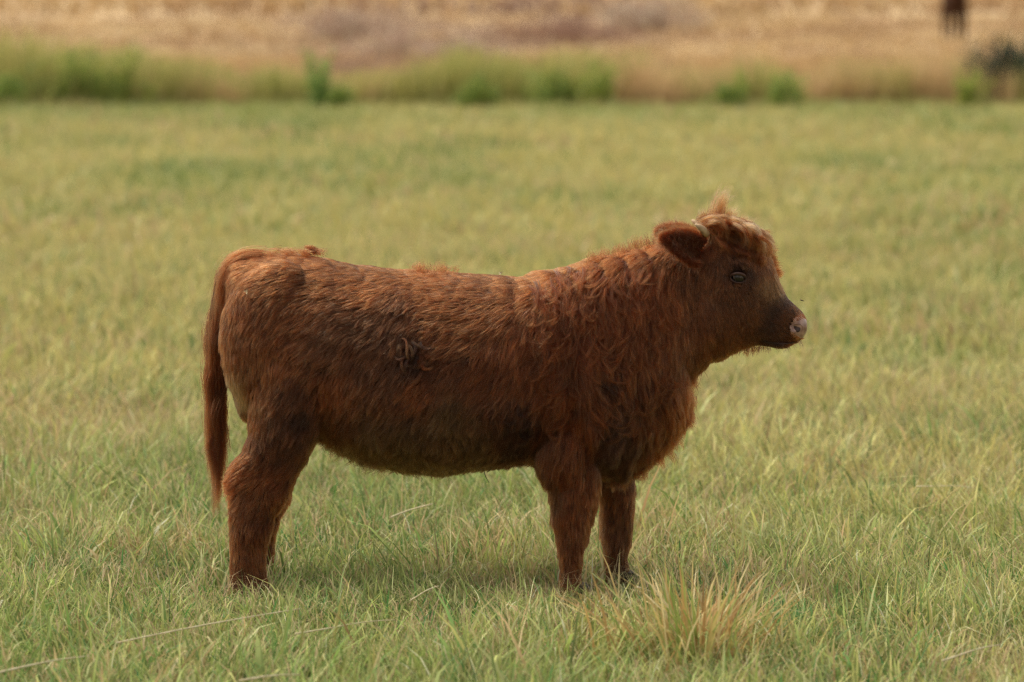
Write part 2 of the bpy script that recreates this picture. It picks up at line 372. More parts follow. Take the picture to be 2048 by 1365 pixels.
clump('weed_clump', 1935, 60.2, .35, .6, 320, GB, 'slim yellow-green weed clump left of the dark shrub', 'weed', grp)
clump('shrub', 1995, 60.4, .62, .98, 1000, [(.012, .022, .018), (.022, .034, .025), (.028, .038, .042), (.045, .075, .025)], 'dark blue-green shrub at the right end of the tall grass band', 'shrub', leafw=.045)
clump('shrub', 2055, 61.0, .9, 1.25, 1300, [(.013, .024, .014), (.024, .04, .022), (.04, .075, .022)], 'taller dark shrub cut by the right edge of the photo', 'shrub', leafw=.045)
SG = [(.33, .23, .18), (.42, .31, .24), (.25, .165, .13), (.52, .38, .27)]
gs = 'grey scrub bushes on the dry slope'
clump('scrub_bush', 720, 98, 2.6, .9, 1000, SG, 'wide grey-brown scrub bush on the slope above the calf\'s hindquarters', 'scrub', gs, leafw=.06)
clump('scrub_bush', 800, 84, 1.8, .6, 800, SG, 'grey-brown scrub bush low on the slope right of the wide one', 'scrub', gs, leafw=.05)
clump('scrub_bush', 905, 82, 1.6, .55, 700, SG, 'small mauve-brown scrub bush on the slope above the middle of the back', 'scrub', gs, leafw=.05)
clump('scrub_bush', 1115, 96, 2.2, .6, 800, [(.20, .11, .08), (.27, .16, .11)], 'rusty brown scrub bush on the slope above the withers', 'scrub', gs, leafw=.05)
clump('scrub_bush', 1305, 105, 2.4, .95, 900, SG+[(.36, .33, .27)], 'pale grey scrub bush on the slope left of the calf\'s head', 'scrub', gs, leafw=.07)
# the foreground tussock of tall golden blades
def tussock(name, px, py, n, hgt, rad, cols, label, cat, w=.005, lean=.5):
    p = px2w(px, py, 0); 
    # ground point seen at that pixel
    a = (px-1024)/FPX; b = -(py-682.5)/FPX
    dy = math.cos(PITCH)+b*math.sin(PITCH); dz = -math.sin(PITCH)+b*math.cos(PITCH); t = -H/dz
    x0, y0 = a*t, dy*t-D; z0 = float(ground_z(x0, y0))
    x = x0+rng.normal(0, rad*.5, n); y = y0+rng.normal(0, rad*.5, n)
    az = np.arctan2(y-y0, x-x0)+rng.normal(0, .6, n)
    col = np.array(cols)[rng.integers(0, len(cols), n)]*rng.uniform(.8, 1.2, (n, 1))
    V, q, tt, C = blades(x, y, hgt*rng.uniform(.45, 1.1, n), w*rng.uniform(.5, 1.4, n), np.clip(rng.normal(lean, .3, n), .05, 1.2), az, col, seg=4, tipcol=col*1.1, droop=.05)
    V = V - np.array([x0, y0, z0], np.float32)
    o = link(name, tri_mesh(name, V, [q, tt], C), M_GRASS); o.location = (x0, y0, z0)
    return tag(o, label, cat)
tussock('grass_tussock', 1400, 1340, 330, .30, .20, [(.60, .44, .18), (.46, .28, .11), (.58, .46, .18), (.66, .54, .28), (.28, .36, .09), (.34, .40, .11), (.48, .31, .12)], 'tall golden dry tussock of coarse blades in front of the calf\'s forelegs', 'tussock', .0080, .55)
tussock('grass_tussock', 960, 1130, 45, .15, .07, [(.50, .33, .17), (.38, .22, .11)], 'small reddish dry tuft under the calf\'s belly', 'tussock', .0035)
tussock('grass_tussock', 1905, 1120, 90, .12, .08, [(.22, .25, .08), (.40, .30, .15)], 'small mixed tuft at the lower right of the meadow', 'tussock', .004)
def weed(px, py, n, cols, label, hgt=.10, rad=.06, lw=.012):
    a = (px-1024)/FPX; b = -(py-682.5)/FPX
    dz = -math.sin(PITCH)+b*math.cos(PITCH); t = -H/dz
    return clump('leafy_weed', px, (math.cos(PITCH)+b*math.sin(PITCH))*t, rad*2, hgt, n, cols, label, 'weed', 'small leafy weeds in the turf', leafw=lw)
weed(1535, 1130, 150, [(.42, .44, .20), (.30, .34, .12), (.46, .47, .26)], 'pale feathery weed in the turf right of the forelegs', .13, .05, .009)
weed(1580, 1290, 260, [(.12, .24, .08), (.20, .32, .10)], 'dark green feathery weed beside the golden tussock', .12, .07, .009)
weed(860, 1190, 90, [(.18, .28, .09), (.26, .34, .12)], 'small fine-leaved weed in the turf below the belly', .08, .04, .007)
# pale dry stalks lying in the turf
def ground_at(px, py, dz_=0.0):
    a = (px-1024)/FPX; b = -(py-682.5)/FPX
    dy = math.cos(PITCH)+b*math.sin(PITCH); dz = -math.sin(PITCH)+b*math.cos(PITCH); t = (dz_-H)/dz
    return np.array([a*t, dy*t-D, dz_])
def tube_mesh(name, pts, radii, nseg=8, closed_caps=True):
    pts = np.asarray(pts, float); n = len(pts); V = []; Fq = []; T = []
    tg = np.gradient(pts, axis=0); tg /= np.linalg.norm(tg, axis=1)[:, None]
    up = np.array([0, 0, 1.]) if abs(tg[0][2]) < .9 else np.array([0, 1., 0])
    for i in range(n):
        a = np.cross(tg[i], up); a /= np.linalg.norm(a); b = np.cross(a, tg[i])
        for k in range(nseg):
            th = 2*math.pi*k/nseg; V.append(pts[i]+radii[i]*(a*math.cos(th)+b*math.sin(th)))
    for i in range(n-1):
        for k in range(nseg):
            k2 = (k+1) % nseg; Fq.append((i*nseg+k, i*nseg+k2, (i+1)*nseg+k2, (i+1)*nseg+k))
    V.append(pts[0]); V.append(pts[-1]); c0, c1 = len(V)-2, len(V)-1
    for k in range(nseg):
        k2 = (k+1) % nseg; T.append((c0, k2, k)); T.append((c1, (n-1)*nseg+k, (n-1)*nseg+k2))
    return tri_mesh(name, np.array(V), [np.array(Fq), np.array(T)])
def stalk(p0, p1, r, label, z0=.05, z1=.06):
    r *= 1.15; a = ground_at(*p0, z0+.02); b = ground_at(*p1, z1+.02); n = 9
    off = rng.normal(0, .004, 3)
    pts = np.array([a+(b-a)*s + np.array([0, .4, 1])*.004*math.sin(s*3.14) + off*.25*math.sin(s*6.3) for s in np.linspace(0, 1, n)])
    o = link('dry_stalk', tube_mesh('dry_stalk', pts-a, [r*(1-.5*s) for s in np.linspace(0, 1, n)], 6), M_STRAW)
    o.location = a; return tag(o, label, 'straw', 'pale dry stalks lying in the grass')
stalk((1832, 973), (1945, 976), .0022, 'whitish dry stalk lying level in the turf at the right', .08, .08)
stalk((780, 1036), (866, 1008), .0028, 'pale dry stalk sticking up to the right beneath the belly', .05, .12)
stalk((235, 1286), (600, 1218), .0022, 'long straw stalk slanting up below the hind legs', .07, .09)
stalk((590, 1268), (790, 1240), .0020, 'long straw stalk lying right of and below the hind legs', .07, .08)
stalk((0, 1345), (180, 1312), .0028, 'straw stalk in the bottom left corner of the photo', .07, .08)
stalk((480, 1362), (598, 1350), .0030, 'short pale stalk at the bottom edge left of centre', .08, .08)
stalk((820, 1202), (878, 1172), .0022, 'short straw stalk leaning upward between the legs in front of the belly', .06, .11)
stalk((1275, 1175), (1335, 1203), .0026, 'pale stalk slanting down to the right beside the far foreleg', .13, .08)
stalk((1885, 1322), (2000, 1290), .0024, 'straw stalk at the lower right', .08, .09)

# ------------------------------------------------------------------ body building
def loft(bm, rings, n=28):
    """rings: (centre, half-axis A, half-axis B, exponent)"""
    prev = None; first = None
    for (c, A, B, e) in rings:
        vs_ = []
        for k in range(n):
            th = 2*math.pi*k/n; cs, sn = math.cos(th), math.sin(th)
            u = math.copysign(abs(cs)**e, cs); v = math.copysign(abs(sn)**e, sn)
            vs_.append(bm.verts.new(Vector(c) + Vector(A)*u + Vector(B)*v))
        if prev:
            for k in range(n): bm.faces.new((prev[k], prev[(k+1) % n], vs_[(k+1) % n], vs_[k]))
        else: first = vs_
        prev = vs_
    bm.faces.new(list(reversed(first))); bm.faces.new(prev)
def ellipsoid(bm, c, r, rot=None):
    from mathutils import Matrix, Euler
    m = Matrix.Translation(Vector(c)) @ (Euler(rot).to_matrix().to_4x4() if rot else Matrix.Identity(4)) @ Matrix.Diagonal((*r, 1))
    bmesh.ops.create_uvsphere(bm, u_segments=20, v_segments=14, radius=1.0, matrix=m)
def remesh(bm, voxel, iters=6):
    bmesh.ops.recalc_face_normals(bm, faces=bm.faces[:])
    me = bpy.data.meshes.new('tmp'); bm.to_mesh(me); bm.free()
    o = bpy.data.objects.new('tmp', me); COL.objects.link(o)
    md = o.modifiers.new('r', 'REMESH'); md.mode = 'VOXEL'; md.voxel_size = voxel
    dg = bpy.context.evaluated_depsgraph_get(); ev = o.evaluated_get(dg); m2 = bpy.data.meshes.new_from_object(ev)
    n = len(m2.vertices); V = np.zeros(n*3, np.float32); m2.vertices.foreach_get('co', V); V = V.reshape(-1, 3).astype(float)
    E = np.zeros(len(m2.edges)*2, np.int32); m2.edges.foreach_get('vertices', E); E = E.reshape(-1, 2)
    deg = np.bincount(E.ravel(), minlength=n).astype(float)[:, None]
    for it in range(iters):
        for lam in (.6, -.62 if it % 2 else -.45):
            S = np.zeros_like(V)
            for c in range(3):
                S[:, c] = np.bincount(E[:, 0], V[E[:, 1], c], n)+np.bincount(E[:, 1], V[E[:, 0], c], n)
            V += lam*(S/deg-V)
    m2.vertices.foreach_set('co', V.astype(np.float32).ravel()); m2.update()
    m2.polygons.foreach_set('use_smooth', np.ones(len(m2.polygons), bool))
    bpy.data.objects.remove(o); bpy.data.meshes.remove(me)
    return m2, V
def slices_x(bm, st, inset=0, Yc=0.0, e=.88, m=3, tuck=0.0):
    """vertical slices: (px, top py, bottom py, half width)"""
    st = np.array(st, float); t = np.arange(len(st)); tt = np.linspace(0, len(st)-1, (len(st)-1)*m+1)
    st = np.stack([np.interp(tt, t, st[:, k]) for k in range(4)], 1)
    R = []
    for px, top, bot, w in st:
        a = px2w(px, top+inset, Yc); b = px2w(px, bot-inset, Yc); c = (a+b)/2
        R.append((c, (0, w, 0), (b-a)/2, e))
    loft(bm, R)
def slices_z(bm, st, inset=0, e=.95, m=3):
    """level slices of a leg: (py, back px, front px, half depth, Y)"""
    st = np.array(st, float); t = np.arange(len(st)); tt = np.linspace(0, len(st)-1, (len(st)-1)*m+1)
    st = np.stack([np.interp(tt, t, st[:, k]) for k in range(5)], 1)
    R = []
    for py, x0, x1, w, Y in st:
        a = px2w(x0+inset, py, Y); b = px2w(x1-inset, py, Y)
        R.append(((a+b)/2, (b-a)/2, (0, w, 0), e))
    loft(bm, R)

bm = bmesh.new()
slices_x(bm, [(455, 545, 700, .05), (464, 517, 770, .10), (485, 503, 830, .15), (520, 500, 870, .185), (580, 500, 880, .205), (650, 508, 885, .21),
              (720, 522, 915, .225), (800, 532, 938, .245), (880, 536, 948, .25), (960, 541, 940, .245), (1040, 546, 930, .23),
              (1120, 530, 928, .21), (1180, 511, 945, .195), (1240, 498, 960, .175), (1300, 490, 930, .145), (1345, 530, 885, .11), (1370, 590, 840, .07)], inset=10)
# hip, haunch, shoulder and dewlap masses
ellipsoid(bm, px2w(560, 680, -.10), (.17, .10, .22)); ellipsoid(bm, px2w(560, 680, .10), (.17, .10, .22))
ellipsoid(bm, px2w(1175, 760, -.12), (.13, .085, .24), (0, RAD(-12), 0)); ellipsoid(bm, px2w(1175, 760, .12), (.13, .085, .24), (0, RAD(-12), 0))
ellipsoid(bm, px2w(1130, 900, -.13), (.085, .06, .12)); ellipsoid(bm, px2w(1140, 900, .13), (.085, .06, .12))
# neck
slices_x(bm, [(1180, 522, 860, .12), (1240, 500, 850, .125), (1300, 484, 830, .115), (1350, 470, 790, .10), (1385, 478, 765, .088), (1420, 478, 738, .08)], inset=14)
# brisket
slices_x(bm, [(1220, 700, 972, .09), (1275, 700, 950, .09), (1322, 700, 910, .07), (1355, 730, 870, .05), (1376, 765, 825, .025)], inset=12)
# head
slices_x(bm, [(1362, 520, 700, .06), (1390, 462, 722, .082), (1420, 447, 722, .09), (1450, 446, 716, .094), (1480, 452, 700, .094), (1505, 466, 692, .086),
              (1525, 484, 694, .074), (1542, 515, 697, .063), (1558, 560, 696, .056), (1575, 592, 694, .055), (1592, 608, 692, .056), (1604, 619, 684, .049), (1613, 634, 670, .032)], inset=5, e=.92)
ellipsoid(bm, px2w(1478, 528, -.070), (.034, .026, .026)); ellipsoid(bm, px2w(1478, 528, .070), (.034, .026, .026))
ellipsoid(bm, px2w(1420, 625, -.052), (.062, .042, .090)); ellipsoid(bm, px2w(1420, 625, .052), (.062, .042, .090))
ellipsoid(bm, px2w(1586, 652, 0), (.037, .061, .040)); ellipsoid(bm, px2w(1560, 683, 0), (.040, .040, .016))
ellipsoid(bm, px2w(1495, 484, 0), (.05, .07, .035))
# hind legs
for s, dx in ((-1, 0), (1, 22)):
    Y = .115*s
    slices_z(bm, [(720, 480+dx, 690, .09, Y), (800, 490+dx, 680, .088, Y), (860, 492+dx, 652, .075, Y*1.03), (900, 482+dx, 625, .062, Y*1.05), (925, 462+dx, 612, .050, Y*1.07), (945, 452+dx, 602, .044, Y*1.08),
                  (965, 452+dx, 592, .042, Y*1.1), (1000, 455+dx, 575+dx*.3, .042, Y*1.1), (1030, 455+dx, 556+dx*.5, .038, Y*1.1), (1080, 454+dx, 542+dx*.6, .035, Y*1.1), (1130, 455+dx, 536+dx*.8, .034, Y*1.1),
                  (1160, 455+dx, 538+dx*.8, .036, Y*1.1), (1180, 453+dx, 546+dx*.8, .038, Y*1.1), (1196, 462+dx, 550+dx*.8, .036, Y*1.1)], inset=7)
# fore legs
for s, dx in ((-1, 0), (1, 0)):
    Y = .115*s
    if s < 0: L = [(840, 1085, 1225, .060, Y), (900, 1082, 1215, .060, Y), (950, 1083, 1211, .055, Y), (1000, 1090, 1204, .049, Y), (1040, 1098, 1192, .043, Y), (1070, 1101, 1185, .041, Y),
                   (1100, 1106, 1173, .036, Y), (1140, 1110, 1168, .032, Y), (1165, 1109, 1170, .036, Y), (1185, 1110, 1176, .036, Y), (1200, 1116, 1180, .034, Y)]
    else: L = [(840, 1160, 1290, .060, Y), (900, 1170, 1283, .060, Y), (950, 1185, 1275, .055, Y), (1000, 1192, 1273, .047, Y), (1040, 1191, 1270, .043, Y), (1070, 1193, 1267, .041, Y),
               (1100, 1201, 1263, .036, Y), (1135, 1206, 1261, .032, Y), (1155, 1206, 1264, .036, Y), (1170, 1208, 1268, .036, Y), (1184, 1214, 1270, .034, Y)]
    slices_z(bm, L, inset=9)
body_me, BV = remesh(bm, 0.0062, 7)
_N = np.zeros(len(BV)*3, np.float32); body_me.vertices.foreach_get('normal', _N); _N = _N.reshape(-1, 3)
_px, _py = w2px(BV); _sw = 30*fbm(_px, _py, 120, 81); _m = sm(1000, 1100, _px)*(1-sm(1370, 1430, _px))
_l1 = fbm(_px+_sw+BV[:, 1]*300, _py*.33, 26, 83)-.5; _l2 = fbm(_px*.7+BV[:, 1]*200, _py*.9+_sw, 34, 85)-.5
_hd = 1-sm(1400, 1440, _px)*(_py < 760)
BV += _N*((.020*_l1*_m+.009*_l2*(1-_m))*_hd)[:, None]
body_me.vertices.foreach_set('co', BV.astype(np.float32).ravel()); body_me.update()

# carve nostril, mouth line and eye socket into the head
px, py = w2px(BV); N = np.zeros(len(BV)*3, np.float32); body_me.vertices.foreach_get('normal', N); N = N.reshape(-1, 3)
side = np.abs(BV[:, 1])
def carve(cx, cy, rx, ry, rot, depth, mask):
    ca, sa = math.cos(rot), math.sin(rot); u = ((px-cx)*ca+(py-cy)*sa)/rx; v = (-(px-cx)*sa+(py-cy)*ca)/ry
    g = np.exp(-(u*u+v*v)**1.5)*mask
    BV[:] = BV - N*(g*depth)[:, None]
carve(1589, 654, 9, 7, RAD(35), .016, side > .012)
for s in np.linspace(0, 1, 14):
    carve(1600-78*s, 681-2*s+5*math.sin(s*3.1), 6, 2.2, 0, .0028, side > 0)
carve(1473, 550, 17, 12, 0, .010, side > .04)
body_me.vertices.foreach_set('co', BV.astype(np.float32).ravel()); body_me.update()
# nose leather is a second material on the body skin
body_me.materials.append(M_SKIN); body_me.materials.append(M_NOSE)
nosemask = ((px > 1578 + (py-650)*.35*(py < 650)) & (py > 632) & (py < 690-(1612-px)*.15) & (px < 1640)) 
nosemask &= (px-1600)**2/26**2 + (py-655)**2/30**2 < 1
pc = np.zeros(len(body_me.polygons)*3, np.float32); body_me.polygons.foreach_get('center', pc); pcx, pcy = w2px(pc.reshape(-1, 3))
mi = (((pcx-1606)/25.)**2 + ((pcy-657)/29.)**2 < 1).astype(np.int32)
body_me.polygons.foreach_set('material_index', mi)

calf = empty('calf', (0, 0, 0)); tag(calf, 'shaggy red-brown highland calf standing side-on in the pasture, facing right', 'calf')
body = link('body', body_me, None, calf)

# ------------------------------------------------------------------ fur
K = 7
def curves_obj(name, P, rad, col, parent, mat=M_HAIR):
    """P (n,K,3) strands, rad (n,) root radius, col (n,3)"""
    n, k, _ = P.shape
    hc = bpy.data.hair_curves.new(name); hc.add_curves([k]*n)
    hc.attributes['position'].data.foreach_set('vector', P.astype(np.float32).ravel())
    prof = np.array([1-.85*(i/(k-1))**1.5 for i in range(k)])
    ra = hc.attributes.get('radius') or hc.attributes.new('radius', 'FLOAT', 'POINT')
    ra.data.foreach_set('value', (rad[:, None]*prof[None]).astype(np.float32).ravel())
    a = hc.attributes.new('tint', 'FLOAT_COLOR', 'CURVE'); c = np.ones((n, 4), np.float32); c[:, :3] = col
    a.data.foreach_set('color', c.ravel())
    o = link(name, hc, mat, parent); o['kind'] = 'stuff'
    return o
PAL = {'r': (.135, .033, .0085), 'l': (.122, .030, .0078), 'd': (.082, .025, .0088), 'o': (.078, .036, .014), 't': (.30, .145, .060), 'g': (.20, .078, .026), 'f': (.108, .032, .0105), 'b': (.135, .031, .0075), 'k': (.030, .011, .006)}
# painted flow of the coat: px, py, angle (0 right, 90 down, 180 back), length cm, lift deg, wave, colour
FLOW = [(450, 500, 175, 4.5, 20, .1, 'l'), (520, 500, 172, 4.5, 18, .1, 'l'), (600, 500, 172, 4.0, 22, .1, 'l'), (670, 512, 175, 3.5, 18, .1, 'l'), (430, 560, 120, 4, 18, .1, 'l'),
 (470, 600, 100, 4, 15, .1, 'l'), (466, 700, 96, 4, 15, .2, 'l'), (470, 780, 92, 5, 15, .2, 't'), (505, 770, 100, 4, 18, .3, 'r'), (490, 830, 95, 4, 20, .3, 'r'), (540, 560, 165, 4, 16, .1, 'l'), (600, 570, 168, 4, 16, .1, 'l'),
 (530, 640, 130, 4, 16, .15, 'l'), (600, 640, 150, 4, 18, .2, 'r'), (560, 720, 110, 4, 20, .3, 'r'), (600, 800, 120, 4.5, 30, .6, 'd'), (640, 700, 150, 4, 25, .5, 'd'), (700, 640, 165, 4, 25, .4, 'd'),
 (650, 780, 110, 5, 32, .7, 'r'), (680, 850, 110, 5, 30, .7, 'd'), (540, 870, 105, 4, 25, .5, 'd'), (500, 935, 175, 4, 22, .3, 'r'), (470, 950, 160, 4, 25, .3, 'b'), (560, 950, 150, 4, 28, .5, 'r'), (570, 900, 120, 4, 25, .5, 'd'),
 (500, 1020, 110, 3.2, 22, .3, 'r'), (500, 1090, 92, 3, 20, .25, 'r'), (500, 1160, 85, 3.5, 22, .2, 'r'), (560, 1000, 60, 3, 25, .3, 'r'),
 (740, 540, 172, 3.5, 20, .15, 'l'), (740, 590, 165, 4, 22, .3, 'b'), (800, 620, 120, 4, 30, .6, 'd'), (760, 690, 150, 4, 24, .5, 'd'), (850, 545, 185, 3.5, 28, .2, 'b'), (860, 600, 175, 4, 25, .4, 'r'), (880, 690, 155, 4, 22, .4, 'r'),
 (780, 760, 140, 4, 26, .5, 'd'), (840, 780, 130, 4, 24, .6, 'r'), (950, 560, 182, 3.5, 20, .2, 'l'), (950, 640, 160, 4, 20, .4, 'r'), (1010, 560, 175, 3.5, 20, .2, 'l'), (980, 740, 130, 4.5, 20, .4, 'r'), (900, 830, 120, 4.5, 26, .8, 'o'),
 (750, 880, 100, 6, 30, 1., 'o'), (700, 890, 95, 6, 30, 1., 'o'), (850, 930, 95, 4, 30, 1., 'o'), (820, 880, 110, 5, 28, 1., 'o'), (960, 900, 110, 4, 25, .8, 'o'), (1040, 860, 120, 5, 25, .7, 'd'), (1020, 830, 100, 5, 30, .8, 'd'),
 (1050, 700, 110, 5.5, 20, .5, 'r'), (1080, 580, 140, 5, 20, .3, 'b'), (1060, 545, 170, 4, 22, .2, 'b'), (1150, 540, 115, 5, 22, .3, 'b'), (1120, 640, 95, 7, 22, .8, 'r'), (1140, 700, 60, 7, 22, 1., 'r'), (1180, 740, 70, 7, 22, .8, 'd'),
 (1200, 620, 92, 7, 22, .5, 'r'), (1230, 520, 120, 5, 25, .3, 'b'), (1280, 500, 130, 5, 25, .3, 'b'), (1320, 480, 140, 5, 28, .2, 'b'), (1270, 600, 95, 6.5, 20, .4, 'r'), (1300, 700, 90, 7, 20, .4, 'f'), (1340, 600, 92, 6, 18, .3, 'r'),
 (1360, 700, 88, 6, 18, .3, 'f'), (1380, 780, 75, 6, 30, .4, 'b'), (1370, 840, 60, 6, 30, .6, 'b'), (1330, 900, 60, 5.5, 30, .7, 'r'), (1300, 850, 85, 6, 22, .5, 'd'), (1260, 930, 80, 5, 25, .5, 'k'), (1240, 850, 95, 5, 22, .5, 'k'), (1230, 910, 95, 5, 22, .5, 'k'), (1275, 880, 90, 5, 22, .4, 'k'), (1045, 890, 110, 4, 22, .5, 'k'), (1035, 850, 110, 4, 22, .5, 'k'), (610, 830, 120, 4, 22, .5, 'k'), (590, 790, 120, 4, 22, .5, 'd'), (1210, 760, 80, 5, 20, .5, 'd'), (1330, 720, 90, 6, 20, .3, 'd'), (1300, 790, 90, 6, 20, .3, 'd'), (640, 860, 110, 4, 22, .5, 'd'), (800, 690, 130, 4, 22, .5, 'd'), (822, 705, 110, 2.5, 16, .5, 'k'), (838, 722, 110, 2.5, 16, .5, 'k'), (740, 640, 160, 4, 22, .5, 'd'), (1300, 930, 70, 5, 25, .6, 'd'),  # dark entries paint shade into elbow pit, chest between forelegs and lower thigh
 (1180, 800, 85, 6, 20, .5, 'd'), (1130, 800, 120, 5, 20, .4, 'r'), (1150, 870, 92, 5, 18, .3, 'b'), (1100, 880, 110, 4.5, 22, .4, 'd'), (1150, 960, 90, 4, 18, .2, 'b'), (1100, 990, 105, 4, 24, .2, 'd'), (1150, 1040, 90, 4, 18, .2, 'b'), (1130, 1090, 95, 2.8, 24, .2, 'r'), (1140, 1160, 92, 3.2, 22, .2, 'r'),
 (1230, 1000, 92, 3.5, 20, .2, 'r'), (1230, 1060, 92, 3.5, 20, .2, 'f'), (1240, 1150, 92, 3, 22, .2, 'f'),
 (1380, 600, 85, 4, 16, .2, 'f'), (1400, 680, 80, 4, 18, .2, 'f'), (1430, 720, 80, 3, 20, .2, 'd'), (1440, 640, 75, 2.6, 14, .15, 'f'), (1480, 690, 60, 2.2, 16, .15, 'd'), (1500, 620, 60, 1.9, 12, .1, 'f'), (1540, 650, 30, 1.4, 12, .1, 'k'), (1530, 690, 40, 1.4, 16, .1, 'k'),
 (1560, 690, 40, 1.3, 18, .1, 'k'), (1575, 640, 20, .7, 14, .1, 'b'), (1568, 665, 20, .7, 14, .1, 'f'), (1592, 626, 30, .7, 16, .1, 'b'), (1585, 680, 20, .6, 14, .1, 'b'), (1575, 600, 55, 1.3, 10, .05, 'k'), (1560, 575, 62, 1.8, 12, .05, 'g'), (1535, 570, 75, 2.0, 14, .1, 'g'), (1545, 620, 60, 1.4, 10, .05, 'k'), (1550, 530, 60, 2.5, 24, .3, 'b'), (1520, 530, 70, 2.2, 20, .3, 'f'),
 (1500, 590, 60, 1.5, 10, .1, 'f'), (1470, 585, 60, 1.5, 10, .1, 'r'), (1473, 532, 60, 1.4, 20, .1, 'k'), (1496, 545, 70, 1.4, 14, .1, 'k'), (1450, 550, 90, 1.6, 14, .1, 'd'), (1475, 570, 60, 1.2, 10, .1, 'b'), (1440, 560, 110, 2.2, 14, .1, 'r'), (1480, 510, 40, 1.6, 16, .1, 'f'), (1450, 520, 70, 2., 16, .1, 'f'), (1420, 520, 110, 3, 18, .2, 'f'), (1540, 490, 60, 3, 30, .4, 'b'), (1510, 465, 45, 2.5, 14, .2, 'g'),
 (1470, 445, 20, 2.5, 14, .2, 'g'), (1430, 445, 10, 2.5, 14, .2, 'g'), (1400, 460, 150, 4, 30, .3, 'g'), (1370, 480, 140, 4, 26, .2, 'b'), (1410, 490, 60, 4, 22, .3, 'f')]
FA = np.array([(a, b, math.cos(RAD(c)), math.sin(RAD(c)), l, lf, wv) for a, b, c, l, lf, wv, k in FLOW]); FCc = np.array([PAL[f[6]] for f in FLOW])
def flow(px, py):
    out = np.zeros((len(px), 5)); col = np.zeros((len(px), 3))
    for i in range(0, len(px), 20000):
        dx = px[i:i+20000, None]-FA[None, :, 0]; dy = py[i:i+20000, None]-FA[None, :, 1]
        w = 1/((dx*dx+dy*dy)+150.)**1.9; w /= w.sum(1)[:, None]
        out[i:i+20000] = w@FA[:, 2:]; col[i:i+20000] = w@FCc
    return out, col
def sample_mesh(me, n, keep=None):
    me.calc_loop_triangles(); nt_ = len(me.loop_triangles)
    T = np.zeros(nt_*3, np.int32); me.loop_triangles.foreach_get('vertices', T); T = T.reshape(-1, 3)
    V = np.zeros(len(me.vertices)*3, np.float32); me.vertices.foreach_get('co', V); V = V.reshape(-1, 3)
    Nn = np.zeros(len(me.vertices)*3, np.float32); me.vertices.foreach_get('normal', Nn); Nn = Nn.reshape(-1, 3)
    A = np.linalg.norm(np.cross(V[T[:, 1]]-V[T[:, 0]], V[T[:, 2]]-V[T[:, 0]]), axis=1)
    if keep is not None: A = A*keep(V[T].mean(1))
    k = rng.choice(nt_, n, p=A/A.sum()); r1 = np.sqrt(rng.random(n)); r2 = rng.random(n)
    b = np.stack([1-r1, r1*(1-r2), r1*r2], -1)[:, :, None]
    P = (V[T[k]]*b).sum(1); Q = (Nn[T[k]]*b).sum(1); Q /= np.linalg.norm(Q, axis=1)[:, None]+1e-9
    return P.astype(float), Q.astype(float)
def norm(v): return v/(np.linalg.norm(v, axis=-1, keepdims=True)+1e-9)
def strands(P, Nn, Dv, L, lift, wave, seed_phase, grav=.35):
    """Dv world direction; returns (n,K,3)"""
    T = norm(Dv - (Dv*Nn).sum(1, keepdims=True)*Nn*.95)
    B = np.cross(Nn, T)
    out = np.zeros((len(P), K, 3)); cur = P.copy(); out[:, 0] = cur - Nn*.003
    for k in range(1, K):
        s = k/(K-1)
        d = T*np.cos(lift)[:, None] + Nn*(np.sin(lift)*(1.2-.9*s))[:, None] + np.array([0, 0, -1.])*grav*s
        w = wave[:, None]*(B*np.sin(seed_phase[:, 0]+s*seed_phase[:, 1])[:, None] + Nn*.35*np.cos(seed_phase[:, 0]*1.7+s*seed_phase[:, 1])[:, None])
        cur = cur + norm(d + w*.9)*(L/(K-1))[:, None]
        out[:, k] = cur
    return out
def grow(P, Nn, lenmul=1.0, jit=.22):
    px, py = w2px(P)
    f, col = flow(px, py); n = len(P)
    # slow swirls in the lie of the coat
    sw = (fbm(P[:, 0]*100+P[:, 1]*60, P[:, 2]*100, 11, 5)-.5)*1.5*(.35+f[:, 4])
    c, s = np.cos(sw), np.sin(sw); dx, dy = f[:, 0]*c-f[:, 1]*s, f[:, 0]*s+f[:, 1]*c
    Dv = np.stack([dx, rng.normal(0, jit*.6, n), -dy], -1); Dv[:, [0, 2]] += rng.normal(0, jit, (n, 2))
    L = f[:, 2]*.01*lenmul*rng.uniform(.7, 1.15, n)
    lift = np.radians(f[:, 3])*.68*rng.uniform(.6, 1.5, n)
    ph = np.stack([rng.uniform(0, 6.28, n), rng.uniform(2.5, 6.5, n)*np.where(f[:, 4] > .6, 1.3, 1)], -1)
    return strands(P, Nn, norm(Dv), L, lift, f[:, 4]*.62, ph), col, L, f[:, 4]
EYE = px2w(1473, 550, 0)
def furmask(c):
    px, py = w2px(c); k = np.ones(len(c))
    k[(((px-1474)/18.)**2+((py-551)/12.)**2 < 1) & (np.abs(c[:, 1]) > .04)] = 0
    _e = ((px-1606)/25.)**2+((py-657)/29.)**2; k[_e < .50] = 0; k[(_e >= .50) & (_e < 1)] *= .45
    k[((px-1590)/15.)**2+((py-654)/13.)**2 < 1] = 0
    k[(px > 1400)] *= 2.2
    k[(px > 1500)] *= 1.5
    k[c[:, 2] < .035] = 0
    return k
NCL, NH = 26000, 380000
cP, cN = sample_mesh(body_me, NCL, furmask)
cS, cC, cL, cW = grow(cP, cN, 1.12, .28)
kd = kdtree.KDTree(NCL)
for i, p in enumerate(cP): kd.insert(p, i)
kd.balance()
hP, hN = sample_mesh(body_me, NH, furmask)
idx = np.array([kd.find(p)[1] for p in hP])
hS, hC, hL, hW = grow(hP, hN, 1.0, .16)
off = hP-cP[idx]
cl = (rng.uniform(.2, .9, NCL)[idx])*(.5+.5*np.clip(hW, 0, 1))
